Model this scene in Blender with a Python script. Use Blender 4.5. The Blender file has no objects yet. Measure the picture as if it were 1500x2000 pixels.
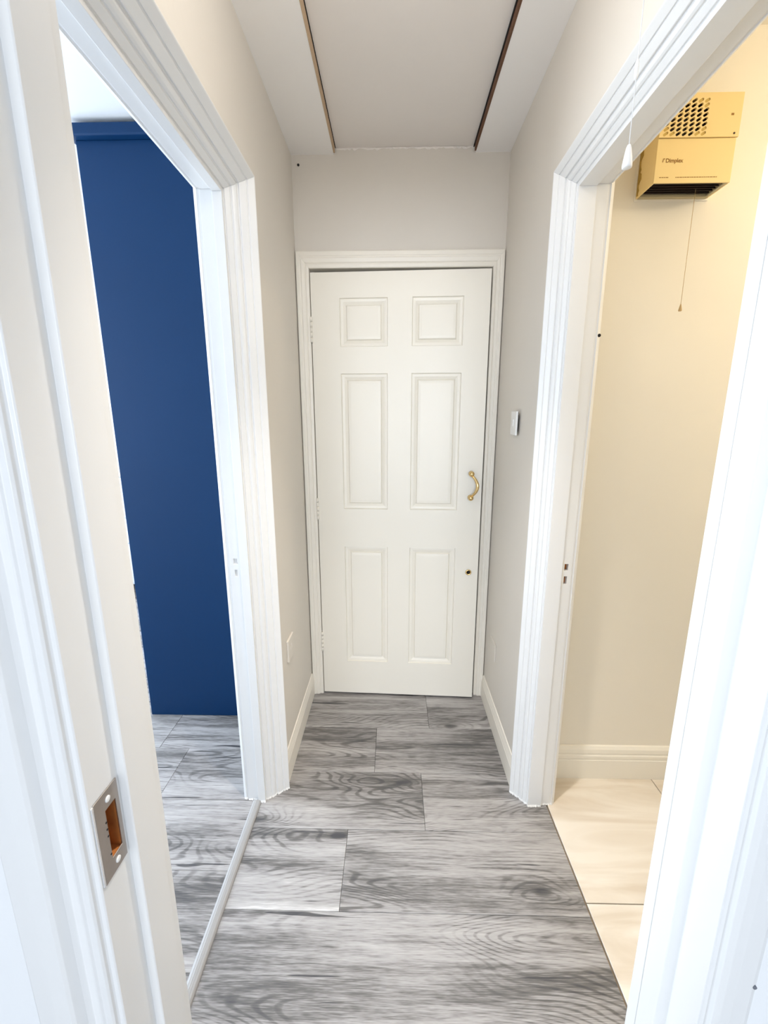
import bpy, bmesh, math, random
from mathutils import Vector, Matrix
random.seed(7)
scene = bpy.context.scene
COL = scene.collection

# ------------------------------------------------------------------ camera
FPX = 832.0
cam_d = bpy.data.cameras.new('camera')
cam_d.sensor_fit = 'VERTICAL'; cam_d.sensor_height = 36.0; cam_d.lens = 36.0 * FPX / 2000.0
cam_d.clip_start = 0.02
cam = bpy.data.objects.new('camera', cam_d); COL.objects.link(cam)
_r = (0.99977492, 0.00272891, -0.02103936)
_f = (0.02114069, -0.21140686, 0.97716949)
_u = (-0.00178125, -0.97739434, -0.21141697)
M = Matrix(((_r[0], -_r[1], -_r[2], 0), (_f[0], -_f[1], -_f[2], 0), (_u[0], -_u[1], -_u[2], 0), (0, 0, 0, 1)))
cam.matrix_world = Matrix.Translation((0, 0, 1.375)) @ M
scene.camera = cam

# ------------------------------------------------------------------ world, window light, exposure
w = bpy.data.worlds.new('world'); scene.world = w; w.use_nodes = True
bg = w.node_tree.nodes['Background']
bg.inputs[0].default_value = (0.72, 0.84, 1.0, 1); bg.inputs[1].default_value = 1.2
vs = scene.view_settings
vs.view_transform = 'Standard'; vs.look = 'None'; vs.gamma = 1.0; vs.use_curve_mapping = False
vs.exposure = 0.75
scene.cycles.max_bounces = 7; scene.cycles.diffuse_bounces = 5; scene.cycles.glossy_bounces = 3
scene.cycles.caustics_reflective = False; scene.cycles.caustics_refractive = False

def area(name, loc, target, sx, sy, power, color):
    d = bpy.data.lights.new(name, 'AREA'); d.shape = 'RECTANGLE'; d.size = sx; d.size_y = sy
    d.energy = power; d.color = color
    o = bpy.data.objects.new(name, d); COL.objects.link(o); o.location = loc
    o.rotation_euler = (Vector(target) - Vector(loc)).to_track_quat('-Z', 'Y').to_euler()
    return o
# daylight entering the windows of the room behind the camera and of the bedroom
area('window_daylight', (0.02, -5.47, 1.45), (0.02, 0, 1.45), 2.6, 1.85, 108, (0.86, 0.925, 1.0))
area('bedroom_daylight', (-3.37, 1.75, 1.4), (0, 1.75, 1.4), 1.9, 1.65, 80, (0.78, 0.89, 1.0))

# ------------------------------------------------------------------ materials
MATS = {}
def mat(name, col, rough=0.5, metal=0.0, bump=0.0, bscale=60.0, spec=0.5, vary=0.0, vscale=4.0, coat=0.0):
    m = bpy.data.materials.new(name); m.use_nodes = True; nt = m.node_tree; N = nt.nodes; L = nt.links
    b = N['Principled BSDF']
    b.inputs['Base Color'].default_value = (*col, 1); b.inputs['Roughness'].default_value = rough
    b.inputs['Metallic'].default_value = metal; b.inputs['Specular IOR Level'].default_value = spec
    b.inputs['Coat Weight'].default_value = coat
    tc = N.new('ShaderNodeTexCoord')
    if bump:
        n = N.new('ShaderNodeTexNoise'); n.inputs['Scale'].default_value = bscale; n.inputs['Detail'].default_value = 1
        bp = N.new('ShaderNodeBump'); bp.inputs['Strength'].default_value = bump; bp.inputs['Distance'].default_value = 0.002
        L.new(tc.outputs['Object'], n.inputs['Vector']); L.new(n.outputs['Fac'], bp.inputs['Height']); L.new(bp.outputs['Normal'], b.inputs['Normal'])
    if vary:
        n = N.new('ShaderNodeTexNoise'); n.inputs['Scale'].default_value = vscale; n.inputs['Detail'].default_value = 4
        mx = N.new('ShaderNodeMix'); mx.data_type = 'RGBA'
        mx.inputs['A'].default_value = (*[c * (1 - vary) for c in col], 1); mx.inputs['B'].default_value = (*[min(1, c * (1 + vary)) for c in col], 1)
        L.new(tc.outputs['Object'], n.inputs['Vector']); L.new(n.outputs['Fac'], mx.inputs['Factor']); L.new(mx.outputs['Result'], b.inputs['Base Color'])
    MATS[name] = m
    return m

PAINT = mat('white_gloss_paint', (0.80, 0.80, 0.795), 0.32, bump=0.12, bscale=18)
DOORP = mat('door_paint', (0.84, 0.80, 0.715), 0.38, bump=0.06, bscale=30)
ARCHP = mat('door_architrave_paint', (0.85, 0.81, 0.73), 0.38, bump=0.1, bscale=25)
WALLP = mat('hall_wall_paint', (0.72, 0.68, 0.62), 0.7, bump=0.18, bscale=40, vary=0.02)
CEILP = mat('hall_ceiling_paint', (0.84, 0.80, 0.765), 0.8, bump=0.15, bscale=60, vary=0.02)
BOARDP = mat('ceiling_board_paint', (0.94, 0.925, 0.915), 0.6, bump=0.15, bscale=30)
ROOMW = mat('room_white_paint', (0.82, 0.83, 0.84), 0.7, bump=0.1)
NEARW = mat('near_room_paint', (0.60, 0.61, 0.62), 0.7)
BATHW = mat('bathroom_wall_paint', (0.84, 0.80, 0.71), 0.6, bump=0.1, bscale=30, vary=0.015)
BATHS = mat('bathroom_skirting_paint', (0.87, 0.84, 0.76), 0.4)
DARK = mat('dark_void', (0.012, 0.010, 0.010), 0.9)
BLUE = mat('blue_wardrobe_paint', (0.0015, 0.030, 0.100), 0.48, bump=0.12, bscale=25, vary=0.07, vscale=3, spec=0.22)
BRASS = mat('polished_brass', (0.80, 0.58, 0.27), 0.14, metal=1.0)
CHROME = mat('strike_plate_steel', (0.42, 0.38, 0.35), 0.34, metal=0.9, vary=0.15, vscale=30)
STEELL = mat('bright_steel', (0.85, 0.85, 0.86), 0.25, metal=0.6)
RUST = mat('rusty_recess', (0.42, 0.15, 0.03), 0.8, vary=0.55, vscale=45, bump=0.6, bscale=90)
SWITCH = mat('switch_plastic', (0.86, 0.86, 0.85), 0.25)
HEAT = mat('heater_plastic', (0.90, 0.70, 0.33), 0.42, vary=0.02)
HEATP = mat('heater_blank_slot', (0.62, 0.44, 0.12), 0.6)
HPRINT = mat('heater_brown_print', (0.33, 0.16, 0.03), 0.7)
HFRAME = mat('heater_outlet_frame', (0.50, 0.42, 0.25), 0.5)
HDARK = mat('heater_dark_louvre', (0.035, 0.018, 0.012), 0.6)
CORDW = mat('white_cord', (0.82, 0.82, 0.82), 0.5)
CORDB = mat('aged_cord', (0.55, 0.38, 0.18), 0.6)
WOODP = mat('pale_bare_wood', (0.55, 0.40, 0.26), 0.7, vary=0.15, vscale=20)
WOODD = mat('dark_bare_wood', (0.13, 0.06, 0.03), 0.8, vary=0.3, vscale=20)
STRIP = mat('threshold_strip_grey', (0.36, 0.355, 0.35), 0.42)
CAULK = mat('flaky_white_sealant', (0.78, 0.78, 0.77), 0.6, bump=0.4, bscale=200)
CHESTM = mat('pale_chest_paint', (0.62, 0.67, 0.75), 0.4)
GLOBE = mat('lamp_glass', (1, 0.9, 0.75), 0.4)
GROUT = mat('tile_grout', (0.42, 0.32, 0.20), 0.9)

def wood_mat():
    m = bpy.data.materials.new('grey_oak_laminate'); m.use_nodes = True; nt = m.node_tree; N = nt.nodes; L = nt.links
    b = N['Principled BSDF']; tc = N.new('ShaderNodeTexCoord'); oi = N.new('ShaderNodeObjectInfo')
    def math_(op, a, bb=None, c=None, clamp=False):
        n = N.new('ShaderNodeMath'); n.operation = op; n.use_clamp = clamp
        for i, v in enumerate((a, bb, c)):
            if v is None: continue
            if isinstance(v, (int, float)): n.inputs[i].default_value = v
            else: L.new(v, n.inputs[i])
        return n.outputs[0]
    def mrange(v, a, b_, c, d):
        n = N.new('ShaderNodeMapRange'); n.interpolation_type = 'SMOOTHSTEP'
        n.inputs[1].default_value = a; n.inputs[2].default_value = b_; n.inputs[3].default_value = c; n.inputs[4].default_value = d
        L.new(v, n.inputs[0]); return n.outputs[0]
    def noise(vec, scale, detail=4, rough=0.55, dist=0.0):
        n = N.new('ShaderNodeTexNoise'); n.inputs['Scale'].default_value = scale; n.inputs['Detail'].default_value = detail
        n.inputs['Roughness'].default_value = rough; n.inputs['Distortion'].default_value = dist; L.new(vec, n.inputs['Vector']); return n.outputs['Fac']
    def scale(vec, s):
        n = N.new('ShaderNodeVectorMath'); n.operation = 'MULTIPLY'; n.inputs[1].default_value = s; L.new(vec, n.inputs[0]); return n.outputs[0]
    off = N.new('ShaderNodeCombineXYZ')
    L.new(math_('MULTIPLY', oi.outputs['Random'], 37.0), off.inputs[0]); L.new(math_('MULTIPLY', oi.outputs['Random'], 91.0), off.inputs[1])
    ad = N.new('ShaderNodeVectorMath'); ad.operation = 'ADD'; L.new(tc.outputs['Object'], ad.inputs[0]); L.new(off.outputs[0], ad.inputs[1])
    P = ad.outputs[0]
    sep = N.new('ShaderNodeSeparateXYZ'); L.new(tc.outputs['Object'], sep.inputs[0])
    # knots: stretched voronoi cells, only few of them grow a knot
    vo = N.new('ShaderNodeTexVoronoi'); vo.voronoi_dimensions = '2D'; vo.inputs['Scale'].default_value = 1.0; L.new(scale(P, (2.4, 6.0, 1)), vo.inputs['Vector'])
    pick = N.new('ShaderNodeSeparateColor'); L.new(vo.outputs['Color'], pick.inputs[0])
    on = math_('GREATER_THAN', pick.outputs[0], 0.66)
    kn = math_('MULTIPLY', mrange(vo.outputs['Distance'], 0.0, 0.42, 1.0, 0.0), on)
    core = math_('MULTIPLY', mrange(vo.outputs['Distance'], 0.02, 0.10, 1.0, 0.0), on)
    # growth rings: thin contours of a long stretched field, bent around the knots
    field = noise(scale(P, (0.8, 4.2, 1)), 1.0, 2.0, 0.4, 0.15)
    field = math_('ADD', field, math_('MULTIPLY', kn, 0.07))
    fib = noise(scale(P, (7, 150, 1)), 1.0, 3, 0.7)
    field2 = math_('ADD', field, math_('MULTIPLY', fib, 0.006))
    rings = mrange(math_('SINE', math_('MULTIPLY', field2, 330.0)), 0.1, 1.0, 0.0, 1.0)
    where = mrange(noise(scale(P, (1.3, 4.0, 1)), 1.3, 2), 0.40, 0.62, 0.10, 1.0)
    pores = noise(scale(P, (24, 420, 1)), 1.0, 2, 0.6)
    streak = noise(scale(P, (1.6, 34, 1)), 1.0, 4, 0.65, 0.3)
    tone = noise(scale(P, (0.9, 7.5, 1)), 1.0, 5, 0.62, 0.5)
    crack = noise(scale(P, (2.6, 50, 1)), 1.0, 1.5, 0.5, 0.8)
    crack = mrange(crack, 0.69, 0.74, 0.0, 1.0)
    edge = mrange(sep.outputs[1], 0.0, 0.055, 1.0, 0.0)
    v = math_('ADD', mrange(tone, 0.28, 0.70, 0.26, 0.70), math_('MULTIPLY', edge, 0.13))
    v = math_('SUBTRACT', v, math_('MULTIPLY', math_('MULTIPLY', rings, where), 0.20))
    v = math_('ADD', v, math_('MULTIPLY', math_('SUBTRACT', fib, 0.5), 0.62))
    v = math_('ADD', v, math_('MULTIPLY', math_('SUBTRACT', streak, 0.5), 0.75))
    v = math_('ADD', v, math_('MULTIPLY', math_('SUBTRACT', pores, 0.5), 0.60))
    v = math_('SUBTRACT', v, math_('MULTIPLY', crack, 0.45))
    v = math_('SUBTRACT', v, math_('MULTIPLY', kn, 0.13))
    v = math_('SUBTRACT', v, math_('MULTIPLY', core, 0.30))
    v = math_('ADD', v, math_('MULTIPLY', math_('SUBTRACT', oi.outputs['Random'], 0.5), 0.10))
    cr = N.new('ShaderNodeValToRGB'); L.new(v, cr.inputs[0]); e = cr.color_ramp.elements
    e[0].position = 0.0; e[0].color = (0.06, 0.06, 0.066, 1); e[1].position = 1.0; e[1].color = (0.64, 0.625, 0.615, 1)
    for p, c in ((0.28, (0.135, 0.128, 0.123, 1)), (0.55, (0.345, 0.33, 0.325, 1)), (0.8, (0.45, 0.435, 0.427, 1))):
        k = e.new(p); k.color = c
    L.new(cr.outputs[0], b.inputs['Base Color'])
    b.inputs['Roughness'].default_value = 0.42; b.inputs['Specular IOR Level'].default_value = 0.5
    bp = N.new('ShaderNodeBump'); bp.inputs['Strength'].default_value = 0.15; bp.inputs['Distance'].default_value = 0.001
    L.new(fib, bp.inputs['Height']); L.new(bp.outputs[0], b.inputs['Normal'])
    return m
WOOD = wood_mat()

def tile_mat():
    m = bpy.data.materials.new('cream_marble_tile'); m.use_nodes = True; nt = m.node_tree; N = nt.nodes; L = nt.links
    b = N['Principled BSDF']; tc = N.new('ShaderNodeTexCoord'); oi = N.new('ShaderNodeObjectInfo')
    mp = N.new('ShaderNodeMapping'); mp.inputs['Scale'].default_value = (1.2, 6.0, 1); mp.inputs['Rotation'].default_value = (0, 0, 0.15)
    L.new(tc.outputs['Object'], mp.inputs['Vector'])
    n = N.new('ShaderNodeTexNoise'); n.inputs['Scale'].default_value = 1.5; n.inputs['Detail'].default_value = 6; n.inputs['Distortion'].default_value = 0.8
    L.new(mp.outputs[0], n.inputs['Vector'])
    cr = N.new('ShaderNodeValToRGB'); e = cr.color_ramp.elements
    e[0].position = 0.38; e[0].color = (0.66, 0.58, 0.48, 1); e[1].position = 0.56; e[1].color = (0.80, 0.745, 0.665, 1)
    L.new(n.outputs['Fac'], cr.inputs[0]); L.new(cr.outputs[0], b.inputs['Base Color']); b.inputs['Roughness'].default_value = 0.35
    return m
TILE = tile_mat()

# ------------------------------------------------------------------ helpers
def link(name, me, m, parent=None, loc=None):
    o = bpy.data.objects.new(name, me); COL.objects.link(o)
    if m is not None:
        for k in (m if isinstance(m, (list, tuple)) else [m]): me.materials.append(k)
    if loc is not None: o.location = loc
    if parent is not None: o.parent = parent
    return o
def from_bm(name, bm, m, parent=None, loc=None, smooth=False):
    bmesh.ops.recalc_face_normals(bm, faces=bm.faces)
    me = bpy.data.meshes.new(name); bm.to_mesh(me); bm.free()
    if smooth:
        for p in me.polygons: p.use_smooth = True
    return link(name, me, m, parent, loc)
def add_box(bm, x0, x1, y0, y1, z0, z1, mi=0):
    vs_ = [bm.verts.new(p) for p in ((x0, y0, z0), (x1, y0, z0), (x1, y1, z0), (x0, y1, z0), (x0, y0, z1), (x1, y0, z1), (x1, y1, z1), (x0, y1, z1))]
    for f in ((0, 3, 2, 1), (4, 5, 6, 7), (0, 1, 5, 4), (1, 2, 6, 5), (2, 3, 7, 6), (3, 0, 4, 7)):
        fc = bm.faces.new([vs_[i] for i in f]); fc.material_index = mi
    return vs_
def boxes(name, lst, m, parent=None, bevel=0.0, loc=None, seg=2):
    bm = bmesh.new()
    for b in lst: add_box(bm, *b)
    o = from_bm(name, bm, m, parent, loc)
    if bevel:
        md = o.modifiers.new('bevel', 'BEVEL'); md.width = bevel; md.segments = seg; md.limit_method = 'ANGLE'
    return o
def prism(name, poly, axis, a, b, m, parent=None, bevel=0.0):
    """poly: 2-D points; axis 'x','y','z' is the extrusion direction; the other two axes keep their order."""
    bm = bmesh.new()
    def P(p, t): return {'x': (t, p[0], p[1]), 'y': (p[0], t, p[1]), 'z': (p[0], p[1], t)}[axis]
    A = [bm.verts.new(P(p, a)) for p in poly]; B = [bm.verts.new(P(p, b)) for p in poly]
    n = len(poly)
    for i in range(n): bm.faces.new((A[i], A[(i + 1) % n], B[(i + 1) % n], B[i]))
    bm.faces.new(A); bm.faces.new(B[::-1])
    o = from_bm(name, bm, m, parent)
    if bevel:
        md = o.modifiers.new('bevel', 'BEVEL'); md.width = bevel; md.segments = 2; md.limit_method = 'ANGLE'
    return o
def tube(name, pts, rads, m, parent=None, seg=12, loc=None, caps=True):
    bm = bmesh.new(); rings = []
    if isinstance(rads, (int, float)): rads = [rads] * len(pts)
    pts = [Vector(p) for p in pts]; up0 = None
    for i, p in enumerate(pts):
        t = (pts[min(i + 1, len(pts) - 1)] - pts[max(i - 1, 0)]).normalized()
        ref = Vector((0, 1, 0)) if abs(t.y) < 0.9 else Vector((1, 0, 0))
        a = t.cross(ref).normalized(); b = t.cross(a)
        rings.append([bm.verts.new(p + (a * math.cos(k * 2 * math.pi / seg) + b * math.sin(k * 2 * math.pi / seg)) * rads[i]) for k in range(seg)])
    for i in range(len(rings) - 1):
        for k in range(seg): bm.faces.new((rings[i][k], rings[i][(k + 1) % seg], rings[i + 1][(k + 1) % seg], rings[i + 1][k]))
    if caps: bm.faces.new(rings[0][::-1]); bm.faces.new(rings[-1])
    return from_bm(name, bm, m, parent, loc, smooth=True)
def tag(o, label, cat=None, kind=None, group=None):
    o['label'] = label
    if cat: o['category'] = cat
    if kind: o['kind'] = kind
    if group: o['group'] = group
    return o
def empty(name, loc=(0, 0, 0)):
    o = bpy.data.objects.new(name, None); COL.objects.link(o); o.location = loc; o.empty_display_size = 0.05
    return o
def cut(o, cutters):
    """boolean-difference closed boxes/prisms (bmesh builder functions) out of o, applied to its mesh."""
    bm = bmesh.new()
    for c in cutters: c(bm)
    bmesh.ops.recalc_face_normals(bm, faces=bm.faces)
    me = bpy.data.meshes.new('cutter'); bm.to_mesh(me); bm.free()
    c = bpy.data.objects.new('cutter', me); COL.objects.link(c)
    bpy.context.view_layer.update(); c.matrix_world = o.matrix_world.copy()
    md = o.modifiers.new('cut', 'BOOLEAN'); md.operation = 'DIFFERENCE'; md.object = c; md.solver = 'EXACT'
    bpy.context.view_layer.update()
    ev = o.evaluated_get(bpy.context.evaluated_depsgraph_get())
    new = bpy.data.meshes.new_from_object(ev)
    o.modifiers.clear(); old = o.data; nm = old.name; o.data = new; bpy.data.meshes.remove(old); new.name = nm
    bpy.data.objects.remove(c); bpy.data.meshes.remove(me)

def sweep_leg(name, ptsA, ptsB, m, parent, bevel=0.0012):
    """ptsA, ptsB: matching closed rings of 3-D points."""
    bm = bmesh.new()
    A = [bm.verts.new(p) for p in ptsA]; B = [bm.verts.new(p) for p in ptsB]; n = len(A)
    for i in range(n): bm.faces.new((A[i], A[(i + 1) % n], B[(i + 1) % n], B[i]))
    bm.faces.new(A); bm.faces.new(B[::-1])
    o = from_bm(name, bm, m, parent)
    if bevel:
        md = o.modifiers.new('bevel', 'BEVEL'); md.width = bevel; md.segments = 2; md.limit_method = 'ANGLE'; md.angle_limit = math.radians(20)
    return o

# ------------------------------------------------------------------ dimensions
WL, WLo = -0.410, -0.532      # left hall wall: hall face, bedroom face
WR, WRo = 0.460, 0.578        # right hall wall: hall face, bathroom face
YB = 1.950                    # back wall face
YF0, YF1 = 0.435, 0.535       # wall between the camera's room and the hall
YN, YD = 0.605, 1.308         # near and far edge of both side openings
ZT = 1.990
ZC = 2.430

# ------------------------------------------------------------------ walls
def structure(o, label, cat='wall'): return tag(o, label, cat, 'structure')
structure(boxes('wall_left', [(WLo, WL, YF1, YN - 0.05, 0, 2.46), (WLo, WL, YD + 0.05, 3.75, 0, 2.46), (WLo, WL, YN - 0.05, YD + 0.05, ZT + 0.05, 2.46)], WALLP),
          'beige left hall wall around the bedroom doorway')
structure(boxes('wall_right', [(WR, WRo, YF1, YN - 0.05, 0, 2.46), (WR, WRo, YD + 0.05, 2.75, 0, 2.46), (WR, WRo, YN - 0.05, YD + 0.05, ZT + 0.05, 2.46)], WALLP),
          'pale grey right hall wall around the bathroom doorway')
wb = structure(boxes('wall_back', [(WL, -0.395, YB, 2.05, 0, 2.46), (0.450, WR, YB, 2.05, 0, 2.46), (-0.395, 0.450, YB, 2.05, 2.035, 2.46)], WALLP),
               'greige end wall above the white panelled door')
structure(boxes('wall_front', [(-3.45, -0.408, YF0, YF1, 0, 2.46), (0.458, 2.4, YF0, YF1, 0, 2.46), (-0.408, 0.458, YF0, YF1, 2.05, 2.46)], ROOMW),
          'white wall that the open near doorway is set in')
structure(boxes('wall_cupboard_back', [(WL, WR, 2.75, 2.8, 0, 2.46)], DARK), 'inner wall of the cupboard behind the panelled door, coloured dark for its shade')  # near-black colour gives the cupboard interior its shade
structure(boxes('wall_bedroom_left', [(-3.45, -3.4, YF1, 0.75, 0, 2.46), (-3.45, -3.4, 2.75, 3.75, 0, 2.46), (-3.45, -3.4, 0.75, 2.75, 0, 0.55), (-3.45, -3.4, 0.75, 2.75, 2.25, 2.46)], ROOMW), 'white far-left wall of the bedroom with its window')
structure(boxes('wall_bedroom_far', [(-3.4, WLo, 3.7, 3.75, 0, 2.46)], ROOMW),
          'white bedroom wall beyond the blue wardrobe')
structure(boxes('wall_bathroom_back', [(WRo, 2.4, 1.443, 1.52, 0, 2.46)], BATHW), 'cream bathroom wall carrying the fan heater')
structure(boxes('wall_bathroom_right', [(2.35, 2.4, YF1, 1.443, 0, 2.46)], BATHW), 'cream side wall at the far end of the bathroom')
structure(boxes('wall_near_left', [(-1.75, -1.7, -5.55, YF0, 0, 2.46)], NEARW), 'light left wall of the room in front of the hall')
structure(boxes('wall_near_right', [(1.7, 1.75, -5.55, YF0, 0, 2.46)], NEARW), 'light right wall of the room in front of the hall')
structure(boxes('wall_near_back', [(-1.7, -1.33, -5.55, -5.5, 0, 2.46), (1.37, 1.7, -5.55, -5.5, 0, 2.46), (-1.33, 1.37, -5.55, -5.5, 0, 0.45), (-1.33, 1.37, -5.55, -5.5, 2.42, 2.46)], NEARW),
          'white wall with the wide window opposite the hall')
# window frames (both windows stand in rooms that light the hall)
def window(n, cx, cy, z0, wid, hgt, rot, label):
    e = tag(empty('window_%d' % n, (cx, cy, z0)), label, 'window', 'structure'); e.rotation_euler = (0, 0, rot)
    h = wid / 2; t = 0.06
    def bx(nm, a): boxes(nm, [a], PAINT, e, 0.004)
    bx('window_frame', (-h, -h + t, -0.025, 0.025, 0, hgt)); bx('window_frame', (h - t, h, -0.025, 0.025, 0, hgt))
    bx('window_frame', (-h + t, h - t, -0.025, 0.025, hgt - t, hgt)); bx('window_frame', (-h + t, h - t, -0.025, 0.025, 0, t))
    bx('mullion', (-0.025, 0.025, -0.025, 0.025, t, hgt - t))
window(1, 0.02, -5.525, 0.45, 2.7, 1.97, 0, 'wide white window of the room in front of the hall')
window(2, -3.425, 1.75, 0.55, 2.0, 1.70, math.pi / 2, 'white bedroom window facing the wardrobe')

# ceilings
structure(boxes('ceiling', [(WL, WR, YF1, YB, 2.428, 2.47)], CEILP), 'flat off-white loft hatch ceiling between two hall boards', 'ceiling')
structure(boxes('ceiling_bedroom', [(-3.4, WLo, YF1, 3.7, 2.418, 2.47)], ROOMW), 'bright white bedroom ceiling above the blue wardrobe', 'ceiling')
structure(boxes('ceiling_bathroom', [(WRo, 2.35, YF1, 1.443, 2.43, 2.47)], BATHW), 'cream bathroom ceiling above the heater', 'ceiling')
structure(boxes('ceiling_near', [(-1.7, 1.7, -5.5, YF0, 2.43, 2.47)], ROOMW), 'white ceiling of the room in front of the hall', 'ceiling')
structure(boxes('ceiling_cupboard', [(WL, WR, 2.05, 2.75, 2.43, 2.47)], DARK), 'ceiling inside the cupboard behind the panelled door, coloured dark for its shade', 'ceiling')

# ceiling boards with bare edges facing the hatch
def board(name, x0, x1, inner, m_edge, label):
    e = tag(empty(name, ((x0 + x1) / 2, 1.2, 2.406)), label, 'ceiling board', 'structure')
    c = e.location; xi = x1 if inner > 0 else x0
    bm = bmesh.new()
    n = 24; ys = [YF1 + (YB - YF1) * i / n for i in range(n + 1)]
    random.seed(3 if inner > 0 else 5)
    lo = []; hi = []
    a0, a1 = (x0, x1 - 0.006) if inner > 0 else (x0 + 0.006, x1)
    for y in ys:
        j = random.uniform(-0.0012, 0.0012)
        lo.append((bm.verts.new((a0 - c.x, y - c.y, 0)), bm.verts.new((a1 - c.x, y - c.y, j * 0.3))))
        hi.append((bm.verts.new((a0 - c.x, y - c.y, 0.022)), bm.verts.new((a1 - c.x, y - c.y, 0.022))))
    for i in range(n):
        bm.faces.new((lo[i][0], lo[i][1], lo[i + 1][1], lo[i + 1][0])); bm.faces.new((hi[i][0], hi[i + 1][0], hi[i + 1][1], hi[i][1]))
        bm.faces.new((lo[i][0], lo[i + 1][0], hi[i + 1][0], hi[i][0])); bm.faces.new((lo[i][1], hi[i][1], hi[i + 1][1], lo[i + 1][1]))
    bm.faces.new((lo[0][0], hi[0][0], hi[0][1], lo[0][1])); bm.faces.new((lo[n][0], lo[n][1], hi[n][1], hi[n][0]))
    from_bm('painted_board', bm, BOARDP, e)
    tag(boxes('bare_edge', [(min(xi, xi - inner * 0.006) - c.x, max(xi, xi - inner * 0.006) - c.x, YF1 - c.y, YB - 0.012 - c.y, -0.001, 0.0215)], m_edge, e), 'unpainted wooden edge')
    return e
board('trim_1', WL, -0.233, 1, WOODP, 'white ceiling board along the left wall with pale bare edge')
board('trim_2', 0.316, WR, -1, WOODD, 'white ceiling board along the right wall with dark bare edge')
# dark strips under the ceiling, painted shade for the gaps beside the hatch
structure(boxes('gap_shade_left', [(-0.2328, -0.2305, YF1, YB - 0.004, 2.4255, 2.4279)], DARK), 'dark strip as painted shade in the gap between the left ceiling board and the hatch', 'gap')
structure(boxes('gap_shade_right', [(0.3125, 0.3158, YF1, YB - 0.004, 2.4225, 2.4279)], DARK), 'dark strip as painted shade in the gap between the right ceiling board and the hatch', 'gap')
# flaking sealant line between hatch and end wall
bm = bmesh.new(); random.seed(11); prev = None; n = 60
for i in range(n + 1):
    x = -0.230 + 0.542 * i / n; d = random.uniform(0.001, 0.006) if 0.3 < i / n < 0.95 else random.uniform(0.001, 0.0035); h = random.uniform(0.003, 0.011)
    a = bm.verts.new((x, YB - 0.0005, 2.4279)); b = bm.verts.new((x, YB - d, 2.4275 - 0.3 * h)); c_ = bm.verts.new((x, YB - 0.0005, 2.4279 - h))
    if prev:
        bm.faces.new((prev[0], a, b, prev[1])); bm.faces.new((prev[1], b, c_, prev[2]))
    prev = (a, b, c_)
tag(from_bm('sealant', bm, CEILP, wb), 'ragged flaking sealant line')
# screw hole at the top of the end wall
o = tube('screw_hole', [(-0.382, YB - 0.0022, 2.371), (-0.382, YB + 0.001, 2.371)], [0.0048, 0.0048], DARK, wb, 14)

# ------------------------------------------------------------------ floors
def slab(name, x0, x1, y0, y1, m, label):
    return structure(boxes(name, [(x0, x1, y0, y1, -0.08, -0.0105)], m), label, 'floor')
fl_hall = slab('floor', -0.482, 0.562, YF0, 2.75, DARK, 'grey oak laminate floor of the hall')
fl_bed = slab('floor_bedroom', -3.4, -0.512, YF1, 3.7, DARK, 'grey oak laminate floor of the bedroom beside the wardrobe')
fl_bath = slab('floor_bathroom', 0.5635, 2.35, YF1, 1.443, GROUT, 'cream tiled bathroom floor')
fl_near = structure(boxes('floor_near', [(-1.7, 1.7, -5.5, YF0, -0.08, 0.0)], WOOD), 'grey oak laminate floor of the room in front of the hall', 'floor')
fl_sub = structure(boxes('floor_threshold', [(-0.512, -0.482, YF1, 1.36, -0.08, -0.002)], DARK), 'bare strip of floor under the doorway threshold', 'floor')
def piece(name, parent, x0, x1, y0, y1, m, t=0.01, ch=0.0011, gap=0.0004):
    x0 += gap; x1 -= gap; y0 += gap; y1 -= gap
    bm = bmesh.new(); W, D = x1 - x0, y1 - y0
    lo = [bm.verts.new(p) for p in ((0, 0, -t), (W, 0, -t), (W, D, -t), (0, D, -t))]
    mi = [bm.verts.new(p) for p in ((0, 0, -ch), (W, 0, -ch), (W, D, -ch), (0, D, -ch))]
    hi = [bm.verts.new(p) for p in ((ch, ch, 0), (W - ch, ch, 0), (W - ch, D - ch, 0), (ch, D - ch, 0))]
    for i in range(4):
        j = (i + 1) % 4
        bm.faces.new((lo[i], lo[j], mi[j], mi[i])); bm.faces.new((mi[i], mi[j], hi[j], hi[i]))
    bm.faces.new(hi); bm.faces.new(lo[::-1])
    o = from_bm(name, bm, m, parent); o.location = (x0, y0, 0); return o
rows = [(1.946, 2.20, []), (1.694, 1.946, [0.168]), (1.442, 1.694, [-0.071]), (1.198, 1.442, [0.114]), (0.947, 1.198, [-0.151]), (0.699, 0.947, []), (YF0, 0.699, [0.22])]
for y0, y1, cuts in rows:
    xs = [-0.482] + cuts + [0.562]
    for a, b in zip(xs, xs[1:]): piece('plank', fl_hall, a, b, y0, y1, WOOD)
brows = [(1.802, 2.05, [-1.9]), (1.554, 1.802, [-1.0, -2.2]), (1.303, 1.554, [-0.87, -2.15]), (1.052, 1.303, [-1.3, -2.6]), (0.801, 1.052, [-1.05, -2.3]), (YF1, 0.801, [-1.6]),
         (2.05, 2.30, [-1.4, -2.7]), (2.30, 2.55, [-1.75]), (2.55, 2.80, [-1.5, -2.8]), (2.80, 3.05, [-2.1]), (3.05, 3.30, [-1.6]), (3.30, 3.7, [-2.4])]
for y0, y1, cuts in brows:
    xs = sorted([-3.4] + cuts + [-0.512])
    for a, b in zip(xs, xs[1:]): piece('plank', fl_bed, a, b, y0, y1, WOOD)
for x0, x1 in ((0.5655, 1.012), (1.012, 1.612), (1.612, 2.35)):
    for y0, y1 in ((0.983, 1.443), (YF1, 0.983)): piece('tile', fl_bath, x0, x1, y0, y1, TILE, gap=0.0013)

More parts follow.
